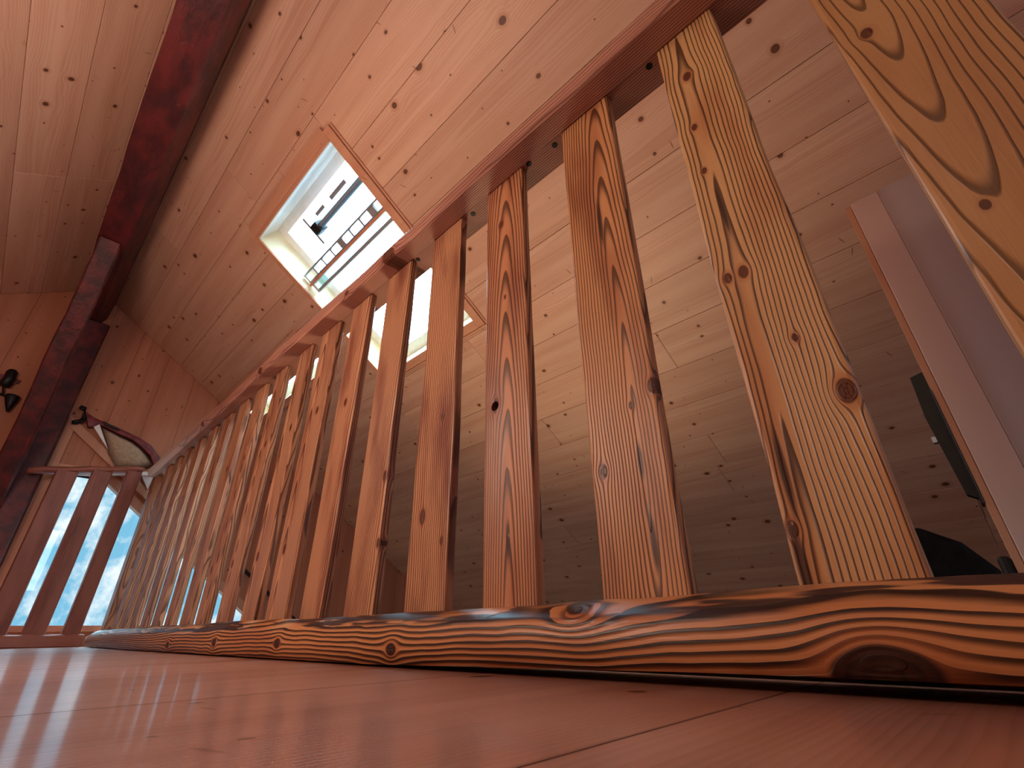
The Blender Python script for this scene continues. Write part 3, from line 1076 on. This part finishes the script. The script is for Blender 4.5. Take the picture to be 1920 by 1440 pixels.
# puffed cloth: centre fan raised
cy = sum(p[0] for p in cloth_pts) / len(cloth_pts)
cz = sum(p[1] for p in cloth_pts) / len(cloth_pts)
vs = [(-0.004, y - 0.30, z - 1.20) for y, z in cloth_pts] + [(0.022, cy + (y - cy) * 0.6 - 0.30, cz + (z - cz) * 0.6 - 1.20) for y, z in cloth_pts] + [(0.030, cy - 0.30, cz - 1.20)]
n = len(cloth_pts)
fs = [tuple(range(n))] + [(i, (i + 1) % n, (i + 1) % n + n, i + n) for i in range(n)] + [(i + n, (i + 1) % n + n, 2 * n) for i in range(n)]
link('cloth', fix_normals(mesh('cloth', vs, fs)), M_CLOTH, bg, smooth=True)
outer = [(0.069, 1.302), (0.117, 1.277), (0.161, 1.264), (0.235, 1.249), (0.312, 1.228), (0.382, 1.207), (0.454, 1.173), (0.526, 1.101), (0.565, 1.03)]
inner = [(0.112, 1.212), (0.142, 1.222), (0.168, 1.239), (0.218, 1.226), (0.280, 1.204), (0.350, 1.187), (0.410, 1.152), (0.468, 1.109), (0.515, 1.035)]
secs = []
for (a, b2), (c, d) in zip(outer, inner):
    secs.append([(-0.010, a - 0.30, b2 - 1.20), (0.030, a - 0.30, b2 - 1.20), (0.036, (a + c) / 2 - 0.30, (b2 + d) / 2 - 1.20), (0.030, c - 0.30, d - 1.20), (-0.010, c - 0.30, d - 1.20)])
link('frame', sweep_me(secs), M_MAROON, bg)
hook = link('hook', tube_me([(0.012, y - 0.30, z - 1.20) for y, z in ((0.036, 1.330), (0.058, 1.322), (0.074, 1.295), (0.078, 1.265), (0.070, 1.242), (0.050, 1.228), (0.03, 1.222))],
                            [0.012, 0.016, 0.014, 0.013, 0.014, 0.016, 0.011], 8), M_BLACK, bg, smooth=True)
bag_panel('white_trim', M_WHITE, [(0.137, 1.214), (0.158, 1.238), (0.246, 1.092)], 0.031, 0.037)
bag_panel('buckle', M_BLACK, [(0.170, 1.262), (0.262, 1.232), (0.262, 1.218), (0.180, 1.238)], 0.034, 0.044)

sc = empty('wall_lamp', (GX + 0.02, -0.30, 1.36))
tag(sc, 'small dark iron wall lamp with a glass shade left of the red brace', 'lamp')
yz = lambda pts: [(y + 0.30, z - 1.36) for y, z in pts]
link('back_plate', prism_me(yz([(-0.42, 1.42), (-0.335, 1.425), (-0.262, 1.413), (-0.285, 1.375), (-0.34, 1.37), (-0.42, 1.385)]), -0.020, -0.002, 'yz'), M_MAROON, sc)
link('holder', tube_me([(0.02, y + 0.30, z - 1.36) for y, z in ((-0.316, 1.455), (-0.314, 1.440), (-0.312, 1.400), (-0.318, 1.350))], [0.018, 0.026, 0.026, 0.028], 10), M_BLACK, sc, smooth=True)
link('stem', tube_me([(0.02, y + 0.30, z - 1.36) for y, z in ((-0.318, 1.352), (-0.300, 1.290))], 0.006, 6), M_BLACK, sc)
link('finial', tube_me([(0.02, y + 0.30, z - 1.36) for y, z in ((-0.262, 1.305), (-0.262, 1.295), (-0.258, 1.250), (-0.252, 1.205))], [0.030, 0.034, 0.020, 0.006], 10), M_BLACK, sc, smooth=True)
link('arm', tube_me([(0.02, y + 0.30, z - 1.36) for y, z in ((-0.40, 1.296), (-0.33, 1.300), (-0.262, 1.292))], 0.007, 6), M_BLACK, sc)
M_SHADE = flat('rosy_glass_shade', (0.42, 0.20, 0.16), 0.12)
link('shade', tube_me([(0.02, y + 0.30, z - 1.36) for y, z in ((-0.375, 1.285), (-0.375, 1.262), (-0.372, 1.22), (-0.365, 1.15))], [0.030, 0.055, 0.072, 0.080], 14), M_SHADE, sc, smooth=True)

# ------------------------------------------------------------------ beyond the railing: plank door with its lock, and a chair below
door = empty('plank_door', (0.026, 1.15, F2))
tag(door, 'greyed plank door standing open beyond the right-hand balusters with black iron lock on its edge', 'door')
h = 0.945 - F2
link('stile', box_me(0, 0.0549, 0.0, 0.045, 0.0, h, 0.002), M_STILE, door)
link('leaf', box_me(0.055, 0.62, 0.0, 0.045, 0.0, h, 0.002), M_DOOR, door)
link('edge_strip', box_me(-0.012, -0.0005, 0.004, 0.043, 0.0, h - 0.004, 0.001), M_TRIM, door)
lk = link('lock_case', prism_me([(-0.030, 0.0), (-0.013, -0.012), (-0.013, 0.24), (-0.034, 0.235), (-0.038, 0.15)], 0.006, 0.030, 'xz'), M_BLACK, door)
lk.location = (0, 0, 0.250 - F2)
link('lock_plate', box_me(-0.017, -0.0125, 0.0, 0.042, -0.02, 0.20, 0.001), M_BLACK, lk).location = (0.0, 0.0, 0.0)
link('lock_bolt', box_me(-0.043, -0.035, 0.010, 0.024, 0.10, 0.112, 0.001), M_GREY, lk)
hg = link('hinge', box_me(-0.030, -0.0125, 0.002, 0.035, 0.0, 0.085, 0.006, segs=2), M_BLACK, door)
hg.location = (0, 0, 0.060 - F2)

ch = empty('armchair', (-0.25, 2.0, F2))
tag(ch, 'dark leather armchair low behind the base rail left of the plank door', 'chair')
bk = []
for k in range(9):
    q = k / 8
    a = math.pi * q
    bk.append((0.26 * math.cos(a) + (0.0), 0.82 + 0.27 * math.sin(a) ** 0.9 if 0 < q < 1 else 0.82))
pts = [(0.27, 0.38)] + bk + [(-0.26, 0.38)]
o = link('backrest', prism_me(pts, 0.0, 0.09, 'xz'), M_CHAIR, ch)
m_ = o.modifiers.new('soft', 'BEVEL')
m_.width = 0.025
m_.segments = 3
link('seat', box_me(-0.27, 0.27, -0.50, 0.0, 0.30, 0.44, 0.03, segs=3), M_CHAIR, ch)
for sx in (-1, 1):
    link('armrest', box_me(sx * 0.31 - 0.04, sx * 0.31 + 0.04, -0.50, 0.06, 0.28, 0.60, 0.025, segs=3), M_CHAIR, ch)
    for sy in (-0.46, 0.02):
        link('leg', tube_me([(sx * 0.29, sy, 0.0), (sx * 0.29, sy, 0.29)], [0.016, 0.024], 8), M_BLACK, ch)
